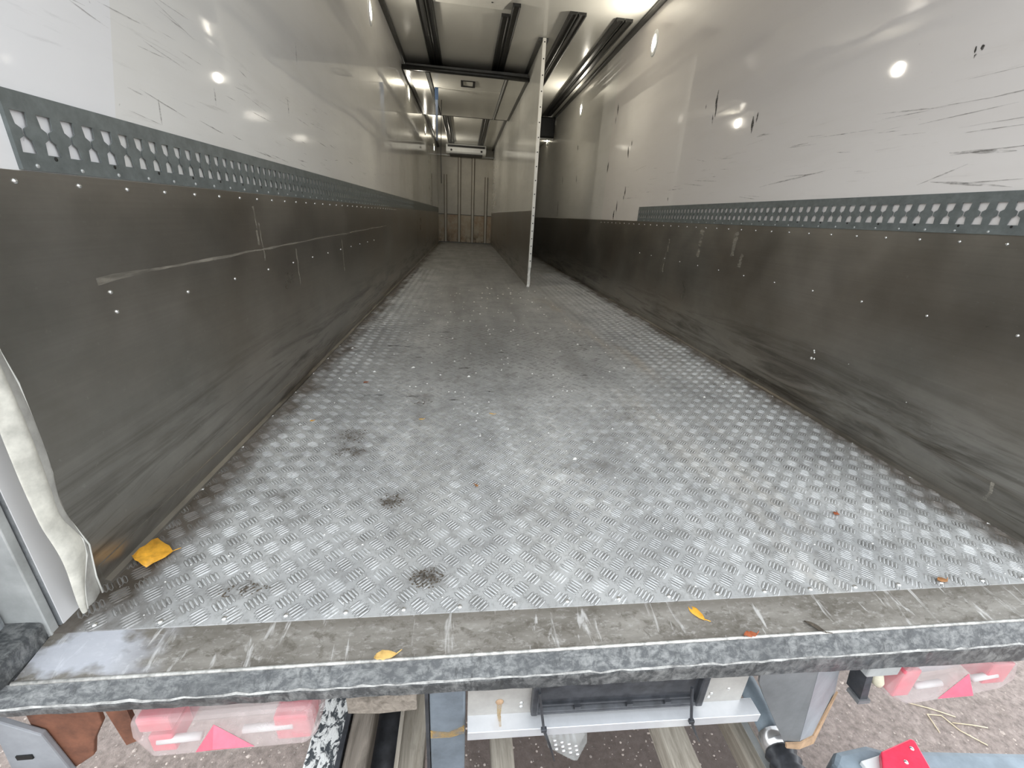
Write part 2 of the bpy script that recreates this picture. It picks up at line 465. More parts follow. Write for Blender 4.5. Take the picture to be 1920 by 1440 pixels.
wl = tag(MB().box(-HW-.07, -HW, .02, LEN+.07, -.04, H+.05).build('wall_left', 'white_grp_strip_side'), 'glossy white side wall behind the hanging curtain flap', kind='structure')
wr = tag(MB().box(HW, HW+.07, .02, LEN+.07, -.04, H+.05).build('wall_right', 'white_grp_bare_side'), 'glossy white side wall across from the curtain flap', kind='structure')
wb = tag(MB().box(-HW-.07, HW+.07, LEN, LEN+.07, -.04, H+.05).build('wall_back', 'back_wall_cream'), 'cream bulkhead wall at the end of the trailer', kind='structure')
ce = tag(MB().box(-HW-.07, HW+.07, -.02, LEN+.07, H, H+.06).build('ceiling', 'white_grp_ceiling'), 'white panelled trailer ceiling', kind='structure')
KZ = .844
for o, s in ((wl, -1), (wr, 1)):
    xa, xb = (s*HW, s*(HW-.004)) if s < 0 else (s*(HW-.004), s*HW)
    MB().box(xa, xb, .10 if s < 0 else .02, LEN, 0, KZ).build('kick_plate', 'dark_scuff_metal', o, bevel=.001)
    riv = MB().dome((0, 0, 0), (-s, 0, 0), .0052, .004, 8).mesh('rivet'); riv.materials.append(MAT['rivet_metal'])
    for p in riv.polygons: p.use_smooth = True
    y0 = .2345 if s < 0 else .2465
    rz = .825 if s < 0 else .816
    copies(riv, 'rivet', o, [(s*(HW-.004), y0+.1345*q, rz) for q in range(34)])
    y1 = .371 if s < 0 else .385
    copies(riv, 'rivet', o, [(s*(HW-.004), y1+.2695*q, .562) for q in range(12)])
copies(riv, 'rivet', wr, [])
r1 = MB().dome((0, 0, 0), (1, 0, 0), .0052, .004, 8).mesh('rivet'); r1.materials.append(MAT['rivet_metal'])
copies(r1, 'rivet', wl, [(-HW+.004, .369, .607)])
for s, nm in ((-1, 'baseboard_left'), (1, 'baseboard_right')):
    poly = [(s*HW, 0), (s*(HW-.02), 0), (s*(HW-.018), .006), (s*(HW-.007), .012), (s*(HW-.006), .050), (s*HW, .052)]
    tag(MB().prism(poly, 'y', .12, LEN).build(nm, 'dark_scuff_metal'), 'narrow dark metal skirting strip along the tread floor', kind='structure')

# corner trims under the ceiling
t = 0
for xa, xb in ((-HW, -HW+.045), (HW-.045, HW), (XP-PT-.045, XP-PT), (XP+PT, XP+PT+.03)):
    t += 1
    ys = .1 if t < 3 else 4.74
    tag(MB().box(xa, xb, ys, LEN, H-.03, H).build('trim_%d' % t, 'trim_metal', bevel=.004), 'dark metal corner trim running under the ceiling', kind='structure')

# long divider wall
dv = tag(MB().box(XP-PT, XP+PT, 4.745, LEN, .004, H-.004).build('wall_partition', 'white_grp_divider'), 'white lengthwise divider wall with a dark lower half', kind='structure')
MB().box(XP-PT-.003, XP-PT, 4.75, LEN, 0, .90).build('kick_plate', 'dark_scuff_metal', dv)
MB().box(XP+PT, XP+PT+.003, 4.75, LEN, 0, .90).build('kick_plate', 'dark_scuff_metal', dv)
ep = MB().box(XP-PT-.004, XP+PT+.004, 4.715, 4.75, .235, H-.01).build('end_profile', 'white_paint', dv, bevel=.003)
sc2 = MB().dome((0, 0, 0), (0, -1, 0), .0075, .003, 8).mesh('screw'); sc2.materials.append(MAT['black_rubber'])
zs = []
z = 2.55
while z > 1.05: zs.append(z); z -= .147
while z > .27: zs.append(z); z -= .088
copies(sc2, 'screw', ep, [(XP+.001, 4.715, q) for q in zs])
m = MB()
Rn = random.Random(5)
prev = None
rows = []
for q in range(9):
    zz = .24 - q*.03
    wob = Rn.uniform(-.006, .006)
    rows.append((zz, XP-PT-.002+wob - (.004 if q > 5 else 0), XP+PT*.7+wob+(.006 if q > 5 else 0), 4.722+Rn.uniform(-.008, .008)))
for (z0, a0, b0, y0), (z1, a1, b1, y1) in zip(rows, rows[1:]):
    m.quad((a0, y0, z0), (a1, y1, z1), (b1, y1, z1), (b0, y0, z0))
m.build('torn_foot', 'white_paint', dv, solid=.006)

# scuff marks on the walls
def ribbon(mb, s, pts, off=.0009):
    x = s*(HW-off)
    for (y0, z0, w0), (y1, z1, w1) in zip(pts, pts[1:]):
        d = Vector((y1-y0, z1-z0)); n_ = Vector((-d.y, d.x)).normalized() if d.length else Vector((0, 1))
        mb.quad((x, y0-n_.x*w0, z0-n_.y*w0), (x, y1-n_.x*w1, z1-n_.y*w1), (x, y1+n_.x*w1, z1+n_.y*w1), (x, y0+n_.x*w0, z0+n_.y*w0))
def stroke(mb, s, y, z, L, w, ang, off=.0009, R=random):
    n_ = 6; pts = []
    for q in range(n_+1):
        u = q/n_; pts.append((y+L*(u-.5)*math.cos(ang)+R.uniform(-.15, .15)*w, z+L*(u-.5)*math.sin(ang)+R.uniform(-.3, .3)*w, w*max(.12, math.sin(math.pi*u))*R.uniform(.6, 1.1)))
    ribbon(mb, s, pts, off)
RR = random.Random(11)
m = MB()
for q in range(48):
    y = .45+RR.random()**1.4*2.6
    stroke(m, -1, y, RR.uniform(.99, 1.30), RR.uniform(.03, .20), RR.uniform(.0006, .0022), RR.gauss(-.02, .07), .0009+q*1e-6, RR)
for y, z, L in ((1.83, 1.476, .09), (1.64, 1.22, .07), (.70, 1.02, .06), (1.0, 1.12, .05), (4.3, 1.55, .12), (4.4, 1.3, .2), (5.6, 1.2, .3)):
    stroke(m, -1, y, z, L, .003+.0012*y, 1.45, .0011, RR)
tag(m.build('scuff_marks', 'grey_scuff', wl), kind='stuff')
m = MB()
for q in range(46):
    y = .55+RR.random()**1.3*3.4
    stroke(m, 1, y, RR.uniform(.99, 1.32), RR.uniform(.04, .34), RR.uniform(.0006, .0026), RR.gauss(.03, .06), .0009+q*1e-6, RR)
stroke(m, 1, .70, 1.09, .20, .007, .10, .0012, RR); stroke(m, 1, .70, .995, .26, .005, .12, .0012, RR); stroke(m, 1, .80, 1.03, .16, .0025, -.35, .0012, RR)
stroke(m, 1, 1.55, 1.07, .5, .004, -.10, .0012, RR)
tag(m.build('scuff_marks', 'grey_scuff', wr), kind='stuff')
m = MB()
for y, z, L, w in ((2.47, 1.615, .10, .012), (2.455, 1.56, .10, .010), (2.475, 1.50, .06, .006), (2.00, 1.385, .09, .012), (1.97, 1.42, .05, .007), (.845, 1.405, .022, .004),
                   (.825, 1.405, .018, .006), (.838, 1.385, .014, .005), (4.59, 1.98, .12, .018), (4.62, 1.88, .07, .012), (4.07, 1.50, .12, .014), (4.0, 1.57, .05, .01), (4.70, 1.42, .13, .018),
                   (4.00, 1.13, .10, .013), (4.02, 1.07, .05, .012), (4.2, .985, .12, .018), (4.27, .90, .10, .022), (6.3, 1.83, .08, .022), (6.2, 1.40, .12, .018), (7.2, 1.45, .14, .018), (7.4, 1.0, .28, .028), (2.95, 1.02, .03, .006), (2.6, 1.60, .03, .004)):
    stroke(m, 1, y, z, L, w, 1.35+RR.uniform(-.15, .25), .0014, RR)
tag(m.build('black_marks', 'black_scuff', wr), kind='stuff')
m = MB()
pts = [(.36+.11*q, .637+.0075*q*.11/.11*.12+RR.uniform(-.002, .002), RR.uniform(.002, .006)) for q in range(34)]
pts[0] = (.34, .634, .008); pts[1] = (.40, .638, .007)
ribbon(m, -1, pts, .0052)
for y, z0, z1, w in ((1.13, .80, .66, .010), (1.16, .74, .60, .007), (1.50, .62, .45, .008), (2.3, .62, .42, .01), (7.0, .7, .25, .02)):
    ribbon(m, -1, [(y+RR.uniform(-.006, .006), z0+(z1-z0)*q/6, w*RR.uniform(.4, 1)) for q in range(7)], .0053)
tag(m.build('drip_stains', 'beige_streak', wl), kind='stuff')
m = MB()
for y, z0, z1, w in ((2.78, .72, .62, .016), (2.80, .62, .45, .010), (2.84, .55, .46, .006), (2.3, .80, .62, .03), (1.9, .80, .66, .03), (1.8, .68, .60, .02), (.26, .12, .03, .006)):
    ribbon(m, 1, [(y+RR.uniform(-.01, .01), z0+(z1-z0)*q/6, w*RR.uniform(.4, 1)) for q in range(7)], .0053)
tag(m.build('drip_stains', 'beige_streak', wr), kind='stuff')
m = MB()
for y, z, r in ((1.075, .30, .008), (1.07, .292, .007), (1.077, .262, .011), (1.06, .264, .008), (.60, .245, .003), (.88, .30, .003)):
    m.dome((HW-.004, y, z), (-1, 0, 0), r*.6, .002, 7)
tag(m.build('paint_specks', 'crumb_white', wr), kind='stuff')

# end wall: lower panel and ribs
MB().box(-HW, XP-PT, LEN-.012, LEN, 0, .80).build('lower_panel', 'back_wall_stained', wb)
MB().box(-HW, XP-PT, LEN-.016, LEN, .795, .812).build('seam_strip', 'trim_metal', wb)
for x, zt in ((-1.012, 1.88), (-.605, 2.40), (-.205, 2.40), (.19, 1.87)):
    MB().box(x-.026, x+.026, LEN-.04, LEN, .02, zt).build('rib', 'back_wall_cream', wb)
    MB().box(x-.046, x-.026, LEN-.022, LEN, .02, zt).build('rib_edge', 'rib_brown', wb)
    MB().box(x+.026, x+.046, LEN-.022, LEN, .02, zt).build('rib_edge', 'rib_brown', wb)
MB().box(-HW, XP-PT, LEN-.03, LEN, 0, .02).build('floor_strip', 'trim_metal', wb)

# ------------------------------------------------------------------ perforated lashing rails
def lash_rail(s, y0, y1, yplain, z0, z1, label):
    root = thing('lashing_rail', (s*HW, y0, z0), label, 'lashing rail', 'perforated lashing rails on the side walls')
    xo, xi = s*(HW-.0072), s*(HW-.005)
    m = MB(); ncell = int((y1-y0)/.0497); cz = (z0+z1)/2 - .002
    def hole():
        pts = []
        for (u, v) in ((-.0025, .006), (-.012, .012), (-.0145, .034), (.0145, .034), (.012, .012), (.0025, .006), (.0025, -.006), (.012, -.012), (.0145, -.033), (-.0145, -.033), (-.012, -.012), (-.0025, -.006)):
            pts.append((u, v))
        return pts
    hp = hole()
    for c in range(ncell):
        ya = y0 + c*.0497; yb = ya+.0497; ym = (ya+yb)/2
        outer = [(ya, cz+.004), (ya, cz+.012), (ya, z1), (yb, z1), (yb, cz+.012), (yb, cz+.004), (yb, cz-.004), (yb, cz-.012), (yb, z0), (ya, z0), (ya, cz-.012), (ya, cz-.004)]
        o = len(m.v); n = 12
        m.v += [(xo, p[0], p[1]) for p in outer] + [(xo, ym+p[0], cz+p[1]) for p in hp] + [(xi, ym+p[0], cz+p[1]) for p in hp]
        for i in range(n):
            j = (i+1) % n
            m.f.append((o+i, o+j, o+n+j, o+n+i)); m.f.append((o+n+i, o+n+j, o+2*n+j, o+2*n+i))
    ye = y0+ncell*.0497
    m.quad((xo, ye, z0), (xo, yplain, z0), (xo, yplain, z1), (xo, ye, z1))
    for za in (z0, z1): m.quad((xo, y0, za), (xo, yplain, za), (s*HW, yplain, za), (s*HW, y0, za))
    for yy in (y0, yplain): m.quad((xo, yy, z0), (xo, yy, z1), (s*HW, yy, z1), (s*HW, yy, z0))
    m.build('perforated_face', 'galvanised', root)
    bs = MB().dome((0, 0, 0), (-s, 0, 0), .0042, .0012, 8).mesh('fixing_hole'); bs.materials.append(MAT['black_rubber'])
    copies(bs, 'fixing_hole', root, [(xo, y0+.0745+.149*q, z0+.024) for q in range(min(30, int((ye-y0)/.149)))])
    rv = MB().dome((0, 0, 0), (-s, 0, 0), .0042, .0025, 8).mesh('rivet'); rv.materials.append(MAT['galvanised_light'])
    copies(rv, 'rivet', root, [(xo, y0+.03+.0995*q, z0+.008) for q in range(min(40, int((ye-y0)/.0995)))])
lash_rail(-1, .255, 6.6, LEN-.02, .846, .974, 'long grey perforated lashing rail on the wall with the curtain flap')
lash_rail(1, .15, 3.53, 3.53, .842, .969, 'grey perforated lashing rail on the wall opposite the curtain, stopping short of the divider')

# ------------------------------------------------------------------ wall lamps
def wall_lamp(s, y, z, label, grp):
    root = thing('wall_lamp', (s*HW, y, z), label, 'lamp', grp)
    d = -s; m = MB(); n = 20
    def ring(r, h): return [(s*HW+d*h, y+r*.72*math.cos(2*math.pi*i/n), z+r*math.sin(2*math.pi*i/n)) for i in range(n)]
    prof = [(.100, 0), (.098, .005), (.085, .008), (.046, .008), (.043, .004)]
    for r, h in prof: m.v += ring(r, h)
    m.f += [(k_*n+i, k_*n+(i+1) % n, (k_+1)*n+(i+1) % n, (k_+1)*n+i) for k_ in range(len(prof)-1) for i in range(n)]
    m.build('bezel', 'white_plastic', root, smooth=True)
    m = MB()
    for r, h in ((.044, .003), (.036, .007), (.020, .009)): m.v += ring(r, h)
    m.v.append((s*HW+d*.0095, y, z))
    m.f += [(k_*n+i, k_*n+(i+1) % n, (k_+1)*n+(i+1) % n, (k_+1)*n+i) for k_ in range(2) for i in range(n)] + [(2*n+i, 2*n+(i+1) % n, 3*n) for i in range(n)]
    m.build('lens', 'lamp_glow', root, smooth=True)
GL, GR = 'lit lamps along the curtain side wall', 'lit lamps along the wall opposite the curtain'
wall_lamp(-1, 3.78, 2.33, 'lit oval lamp on the curtain side wall, before the stowed bulkhead', GL)
wall_lamp(-1, 6.36, 2.33, 'lit oval lamp on the wall beside the front of the stowed bulkhead', GL)
wall_lamp(-1, 9.0, 2.33, 'lit oval lamp on the wall just past the stowed bulkhead', GL)
wall_lamp(-1, 11.5, 2.33, 'lit oval lamp on the wall beside the cooling unit', GL)
wall_lamp(1, 3.77, 2.32, 'lit oval lamp high above the end of the short lashing rail', GR)
wall_lamp(1, 6.32, 2.32, 'lit oval lamp between the short lashing rail and the black edged bulkhead', GR)
wall_lamp(1, 9.03, 2.32, 'lit oval lamp tucked behind the black edged bulkhead across the divider', GR)

# ------------------------------------------------------------------ ceiling rails, cover board, bulkheads
def ceiling_rail(x, ya, yb, y1, label):
    root = thing('ceiling_rail', (x, min(ya, yb), H), label, 'rail', 'dark double rails under the ceiling')
    for sgn, ys in ((-1, ya), (1, yb)):
        c = x+sgn*.042
        poly = [(c-.036, H), (c-.036, H-.026), (c-.026, H-.034), (c-.020, H-.022), (c+.020, H-.022), (c+.026, H-.034), (c+.036, H-.026), (c+.036, H)]
        MB().prism(poly, 'y', ys, y1).build('channel', 'dark_rail_metal', root)
    MB().box(x-.006, x+.006, max(ya, yb), y1, H-.012, H).build('centre_strip', 'trim_metal', root)
ceiling_rail(-.815, 3.0, 4.10, 12.3, 'dark double ceiling rail above the blue strap')
ceiling_rail(-.03, 4.28, 4.05, 12.3, 'dark double ceiling rail over the bulkhead handle, on the curtain side of the divider')
ceiling_rail(.584, 4.08, 4.08, 8.2, 'dark double ceiling rail just across the divider')
ceiling_rail(1.035, 4.10, 4.10, 8.2, 'dark double ceiling rail next to the wall opposite the curtain')
cb = thing('ceiling_cover_board', (-.42, 3.3, H), 'pale board screwed to the ceiling between the dark rails', 'board')
MB().prism([(-.80, 2.6), (-.045, 2.6), (-.045, 3.96), (-.11, 4.17), (-.76, 4.15), (-.80, 4.10)], 'z', H-.018, H).build('board', 'white_paint', cb, bevel=.002)
sm = MB().dome((0, 0, 0), (0, 0, -1), .010, .005, 8).mesh('screw'); sm.materials.append(MAT['trim_metal'])
copies(sm, 'screw', cb, [(-.62, 4.06, H-.018), (-.21, 4.04, H-.018)])

bk = thing('stowed_bulkhead', (-.42, 5.7, 2.46), 'white panelled bulkhead folded up under the ceiling with a recessed handle', 'bulkhead')
Y0, Y1 = 5.70, 8.45
def zb(y): return 2.445 + (y-Y0)/(Y1-Y0)*.045
def slab(name, mat, x0, x1, y0, y1, lo=0., hi=.05, bevel=.003):
    m = MB()
    m.add([(x, y, zb(y)+h) for h in (lo, hi) for (x, y) in ((x0, y0), (x1, y0), (x1, y1), (x0, y1))],
          [(0, 3, 2, 1), (4, 5, 6, 7), (0, 1, 5, 4), (1, 2, 6, 5), (2, 3, 7, 6), (3, 0, 4, 7)])
    return m.build(name, mat, bk, bevel=bevel)
slab('core', 'trim_metal', -1.19, .345, Y0+.02, Y1, .022, .075)
slab('side_panel', 'white_grp_ceiling', -1.165, -.945, Y0+.05, Y1-.03)
slab('side_panel', 'white_grp_ceiling', .105, .325, Y0+.05, Y1-.03)
cp = slab('centre_panel', 'white_grp_ceiling', -.885, .055, Y0+.05, 6.44)
slab('centre_panel', 'white_grp_ceiling', -.885, .055, 6.455, Y1-.03)
slab('divider_rail', 'trim_metal', -.935, -.895, Y0+.03, Y1-.02, -.006)
slab('divider_rail', 'galvanised_light', .065, .085, Y0+.03, Y1-.02, -.006)
slab('divider_rail', 'trim_metal', .085, .098, Y0+.03, Y1-.02, -.004)
slab('edge_seal', 'trim_metal', -1.215, -1.165, Y0, Y1, -.004)
slab('edge_seal', 'trim_metal', .325, .368, Y0, Y1, -.004)
slab('rear_strip', 'trim_metal', -1.20, .36, Y1-.03, Y1, -.004)
MB().tube([(-1.225, Y0, 2.47), (-.6, Y0-.005, 2.463), (.0, Y0-.005, 2.458), (.366, Y0, 2.452)], .026, 12).build('front_seal', 'dark_rail_metal', bk, smooth=True)
hm = MB()
for (x0, x1, y0, y1) in ((-.505, -.475, 5.97, 6.25), (-.345, -.315, 5.97, 6.25), (-.505, -.315, 5.965, 5.985), (-.505, -.315, 6.235, 6.255)):
    zz = zb(6.1)-.008
    hm.box(x0, x1, y0, y1, zz, zz+.02)
hd = hm.build('handle_frame', 'black_rubber', cp)

st = thing('hanging_strap', (-.85, 6.45, 1.80), 'blue and grey webbing strap hanging from the stowed bulkhead', 'strap')
MB().prism([(-.876, 2.47), (-.824, 2.47), (-.828, 2.31), (-.872, 2.31)], 'y', 6.446, 6.452).build('blue_webbing', 'blue_webbing', st)
MB().prism([(-.868, 2.32), (-.832, 2.32), (-.838, 1.80), (-.862, 1.80)], 'y', 6.447, 6.451).build('grey_webbing', 'grey_webbing', st)
tag(MB().tube([(-.82, 7.2, 2.50), (-.822, 7.2, 2.30), (-.835, 7.2, 1.7), (-.83, 7.2, 1.28)], .006, 6).build('pull_cord', 'black_rubber', smooth=True, org=(-.83, 7.2, 1.28)),
    'thin dark pull cord hanging beside the strap', 'cord')

b2 = thing('dark_bulkhead', (.81, 8.2, 2.2), 'black edged bulkhead folded under the ceiling across the divider', 'bulkhead')
MB().box(.42, 1.21, 8.2, 8.32, 2.23, H-.03).build('front_seal', 'black_rubber', b2, bevel=.02)
MB().box(.42, 1.20, 8.30, 10.6, 2.30, 2.40).build('panel', 'white_grp_ceiling', b2)
MB().box(.42, 1.20, 8.26, 8.32, 2.205, 2.23).build('lower_lip', 'white_paint', b2)

ev = thing('evaporator_unit', (-.42, 12.4, 2.34), 'white cooling unit with a dark air slot under the ceiling', 'cooling unit')
prof = [(12.40, 2.40), (12.40, 2.565), (12.44, 2.59), (13.14, 2.59), (13.14, 2.36), (12.46, 2.36)]
hs = MB().prism(prof, 'x', -.965, .125).build('housing', 'white_plastic', ev, bevel=.012)
MB().box(-.92, .09, 12.385, 12.42, 2.505, 2.555).build('air_slot', 'black_rubber', hs)
MB().box(-.87, .03, 12.44, 13.0, 2.335, 2.362).build('drip_tray', 'black_rubber', ev)
kn = MB().dome((0, 0, 0), (0, -1, 0), .028, .02, 12).mesh('latch_knob'); kn.materials.append(MAT['black_rubber'])
copies(kn, 'latch_knob', hs, [(-.82, 12.40, 2.435), (.0, 12.40, 2.435)])
MB().box(-HW, XP-PT, 12.9, 12.94, 2.345, 2.375).build('mounting_bar', 'white_plastic', ev)

# ------------------------------------------------------------------ door frame, curtain flap
pl = tag(MB().box(-1.33, -1.232, .017, .115, -.03, H+.05).build('door_frame_post', 'post_metal', org=(-1.28, .06, -.03)), 'grey metal door post behind the curtain flap', 'post')
MB().box(-1.33, -1.233, -.004, .0135, -.03, H+.05).build('outer_flange', 'galvanised_light', pl, bevel=.002)
MB().box(-1.33, -1.238, .0, .03, -.03, H+.05).build('seal', 'black_rubber', pl)
MB().box(-1.52, -1.296, -.13, -.0045, -.014, H+.05).build('hinge_side', 'post_metal', pl, bevel=.01)
MB().prism([(-1.42, -.105), (-1.237, -.105), (-1.237, -.004), (-1.30, .01), (-1.42, .01)], 'z', -.016, .035).build('foot_block', 'worn_rubber', pl, bevel=.006)
MB().box(-1.52, -1.34, -.135, -.12, -.014, .16).build('rust_patch', 'rusty_steel', pl, bevel=.004)
pr = tag(MB().box(1.232, 1.33, -.004, .115, -.03, H+.05).build('door_frame_post', 'post_metal', org=(1.28, .06, -.03)), 'grey metal door post ending the wall without a curtain flap', 'post')
MB().box(1.238, 1.40, -.105, -.005, -.016, .035).build('foot_block', 'worn_rubber', pr, bevel=.006)
tag(MB().box(-1.33, 1.33, -.02, .10, H-.05, H+.07).build('door_header', 'post_metal'), 'grey metal header above the door opening', kind='structure')

cu = thing('curtain_flap', (-1.19, .06, 0), 'dirty white folded curtain flap hanging at the door post', 'curtain')
def flap(name, rows, nb=7, seed=1, amp=.008, mat='canvas'):
    R = random.Random(seed); m = MB()
    for (z, ya, yb, x, bul) in rows:
        for i in range(nb):
            u = i/(nb-1)
            m.v.append((x + bul*math.sin(math.pi*u) + amp*.4*math.sin(9*z+5*u), ya+(yb-ya)*u, z))
    for r in range(len(rows)-1):
        for i in range(nb-1):
            o = r*nb+i; m.f.append((o, o+1, o+nb+1, o+nb))
    o = m.build(name, mat, cu, smooth=True, solid=.003)
    md = o.modifiers.new('smooth', 'SUBSURF'); md.levels = md.render_levels = 2
    MB().tube([(x+.001, yb-.0015, z) for (z, ya, yb, x, bul) in rows], .0017, 6).build('hem', 'hem_highlight', o, smooth=True)  # hem along the edge, rim highlight put into its paler colour
    return o
fr = [(2.5, .0, .036, -1.175, .006), (1.5, .0, .037, -1.173, .006), (.8, .002, .037, -1.172, .008), (.55, .004, .038, -1.17, .01), (.45, .002, .040, -1.17, .012), (.35, -.004, .036, -1.17, .008),
      (.30, -.004, .033, -1.17, .012), (.255, -.003, .031, -1.172, .006), (.22, -.001, .042, -1.168, .012), (.185, .0, .052, -1.166, .014), (.15, .0, .048, -1.166, .010), (.10, .0, .028, -1.17, .01), (.065, .001, .021, -1.172, .006), (.050, .002, .018, -1.172, .004), (.042, .003, .017, -1.172, .003)]
bkr = [(2.5, .03, .078, -1.205, .006), (1.5, .03, .078, -1.204, .006), (.8, .03, .078, -1.203, .006), (.56, .03, .077, -1.2, .006), (.5, .03, .085, -1.2, .004), (.4, .03, .084, -1.2, .006), (.32, .03, .080, -1.2, .004), (.255, .03, .069, -1.203, .004),
       (.19, .03, .082, -1.2, .008), (.137, .03, .092, -1.198, .006), (.06, .035, .083, -1.2, .004), (.014, .04, .083, -1.2, .002)]
flap('front_layer', fr, 7, 1)
flap('back_layer', bkr, 7, 2, mat='canvas_shaded')

# ------------------------------------------------------------------ sill and rear crossbeam
TILT = -.028
def zt(x): return TILT*(x+.4)
sill = tag(MB().add([(-1.236, .0, -.003), (1.3, .0, -.003), (1.3, -.086, -.018), (-1.236, -.086, -.018), (-1.236, .0, -.05), (1.3, .0, -.05), (1.3, -.086, -.05), (-1.236, -.086, -.05)],
    [(0, 3, 2, 1), (4, 5, 6, 7), (0, 1, 5, 4), (2, 3, 7, 6), (1, 2, 6, 5), (0, 4, 7, 3)]).build('door_sill', 'sill_aluminium'), 'scratched aluminium door sill below the tread floor edge', kind='structure')
MB().tube([(-1.236, -.087, -.018), (0, -.087, -.018), (1.3, -.087, -.018)], .0034, 8).build('lip_bead', 'lip_metal', sill, smooth=True)
m = MB(); R = random.Random(9); nx = 130
for i in range(nx+1):
    x = -1.55+2.95*i/nx; w = R.uniform(-.0022, .0022); w2 = R.uniform(-.0015, .0015)
    m.v += [(x, -.088, -.019), (x, -.094, -.026), (x, -.117+w2, -.048+zt(x)*.35+w), (x, -.1185+w2, -.054+zt(x)*.35+w), (x, -.117, -.083+zt(x)+w2), (x, -.108, -.088+zt(x)), (x, .0, -.088+zt(x)), (x, .0, -.05)]
for i in range(nx):
    for j in range(7): m.f.append((i*8+j, (i+1)*8+j, (i+1)*8+j+1, i*8+j+1))
m.f += [tuple(range(8)), tuple(range(nx*8, nx*8+8))[::-1]]
edge_pts = [m.v[i*8+2] for i in range(nx+1)]
rb = tag(m.build('rear_crossbeam', 'worn_rubber', org=(0, -.06, -.088)), 'battered dark rubber faced crossbeam under the door sill', 'beam')
m = MB(); ws = [R.uniform(.0006, .0026) for _ in edge_pts]
for p, wp in zip(edge_pts, ws): m.v += [(p[0], p[1]-.0012, p[2]-.001), (p[0], p[1]+wp-.0004, p[2]+wp*.95+.0006)]
m.f = [(2*i, 2*i+2, 2*i+3, 2*i+1) for i in range(len(edge_pts)-1)]
m.build('worn_edge', 'worn_edge_grey', rb)

# ------------------------------------------------------------------ tail lamps
def tail_lamp(outline, tri, reds, tubes, label):
    cx = sum(p[0] for p in outline)/len(outline)
    root = thing('tail_lamp', (cx, -.07, min(p[1] for p in outline)), label, 'tail lamp', 'milky tail lamps under the crossbeam')
    inner = [(cx+(p[0]-cx)*.93, -.185+(p[1]+.185)*.80) for p in outline]
    MB().prism(outline, 'y', -.045, -.03).build('housing', 'galvanised_light', root, bevel=.004)
    MB().prism(inner, 'y', -.052, -.045).build('reflector_back', 'chrome', root)
    MB().prism(outline, 'y', -.112, -.046).build('lens', 'milky_lens', root, bevel=.010)
    for (x0, x1, z0, z1) in reds: MB().box(x0, x1, -.108, -.05, z0, z1).build('red_section', 'pale_red_lens', root, bevel=.004)
    for (x0, za, x1, zb_) in tubes: MB().tube([(x0, -.104, za), (x1, -.104, zb_)], .008, 8).build('light_tube', 'white_plastic', root, smooth=True)
    A, B, C, D = tri
    MB().add([(A[0], -.113, A[1]), (B[0], -.113, B[1]), (C[0], -.113, C[1]), (D[0], -.136, D[1])], [(0, 1, 3), (0, 3, 2), (1, 2, 3)]).build('triangle_reflector', 'pink_reflector', root)
    return root
tail_lamp([(-1.053, -.110), (-.735, -.100), (-.719, -.115), (-.719, -.190), (-.745, -.222), (-1.038, -.226), (-1.060, -.160)],
          ((-.905, -.132), (-.954, -.213), (-.843, -.210), (-.902, -.168)),
          [(-1.045, -.985, -.150, -.112), (-1.035, -.99, -.212, -.165), (-.80, -.735, -.205, -.135)], [(-1.02, -.182, -.94, -.178), (-.86, -.168, -.765, -.165)],
          'milky tail lamp with a red triangle, under the sill end by the curtain flap')
tail_lamp([(.642, -.121), (.886, -.128), (.936, -.142), (.960, -.20), (.930, -.235), (.855, -.250), (.680, -.268), (.600, -.222), (.597, -.205)],
          ((.800, -.160), (.755, -.248), (.845, -.243), (.806, -.205)),
          [(.625, .672, -.235, -.145), (.87, .935, -.215, -.145)], [(.68, -.205, .75, -.20), (.835, -.195, .90, -.185)],
          'hazy tail lamp with a red triangle, next to the pale plug bracket')
tag(MB().prism([(-1.150, -.10), (-1.105, -.10), (-1.105, -.26), (-1.135, -.275)], 'y', -.055, -.045).build('lamp_bracket', 'rusty_steel', org=(-1.13, -.05, -.27)), 'brown steel strap bracket beside the tail lamp with the curtain above', 'bracket')

# ------------------------------------------------------------------ number plate carrier
pc = thing('plate_carrier', (-.08, -.09, -.23), 'number plate carrier with a bright aluminium ledge and black tray', 'plate carrier')
x0, x1 = -.414, .262
def zl(x): return -.204 - (x-x0)*.034
def bar(name, mat, prof, xa, xb, bevel=0.):
    n = len(prof); m = MB()
    m.add([(xa, p[0], p[1]+zl(xa)) for p in prof] + [(xb, p[0], p[1]+zl(xb)) for p in prof],
          [tuple(range(n))[::-1], tuple(range(n, 2*n))] + [(i, (i+1) % n, n+(i+1) % n, n+i) for i in range(n)])
    return m.build(name, mat, pc, bevel=bevel)
bar('backing_plate', 'backing_metal', [(-.092, -.01), (-.088, -.01), (-.088, .112), (-.092, .112)], x0, x1-.03)
bar('ledge', 'bright_aluminium', [(-.088, .0), (-.088, -.004), (-.121, -.004), (-.121, -.026), (-.125, -.026), (-.126, .001)], x0, x1, .001)
bar('plate_tray', 'black_plastic', [(-.093, .022), (-.097, .022), (-.097, .112), (-.093, .112)], -.272, .112)
bar('tray_rim', 'black_plastic', [(-.093, .013), (-.108, .015), (-.108, .024), (-.097, .028), (-.093, .028)], -.275, .118, .002)
for xa, xb in ((-.277, -.262), (.105, .122)): bar('tray_rim', 'black_plastic', [(-.093, .013), (-.110, .015), (-.110, .112), (-.093, .112)], xa, xb, .003)
bar('tray_step', 'black_plastic', [(-.097, .034), (-.102, .034), (-.102, .040), (-.097, .040)], -.255, .10)
for xa in (-.18, -.06, .03): bar('tray_clip', 'black_plastic', [(-.097, .026), (-.107, .026), (-.107, .034), (-.097, .034)], xa, xa+.014)
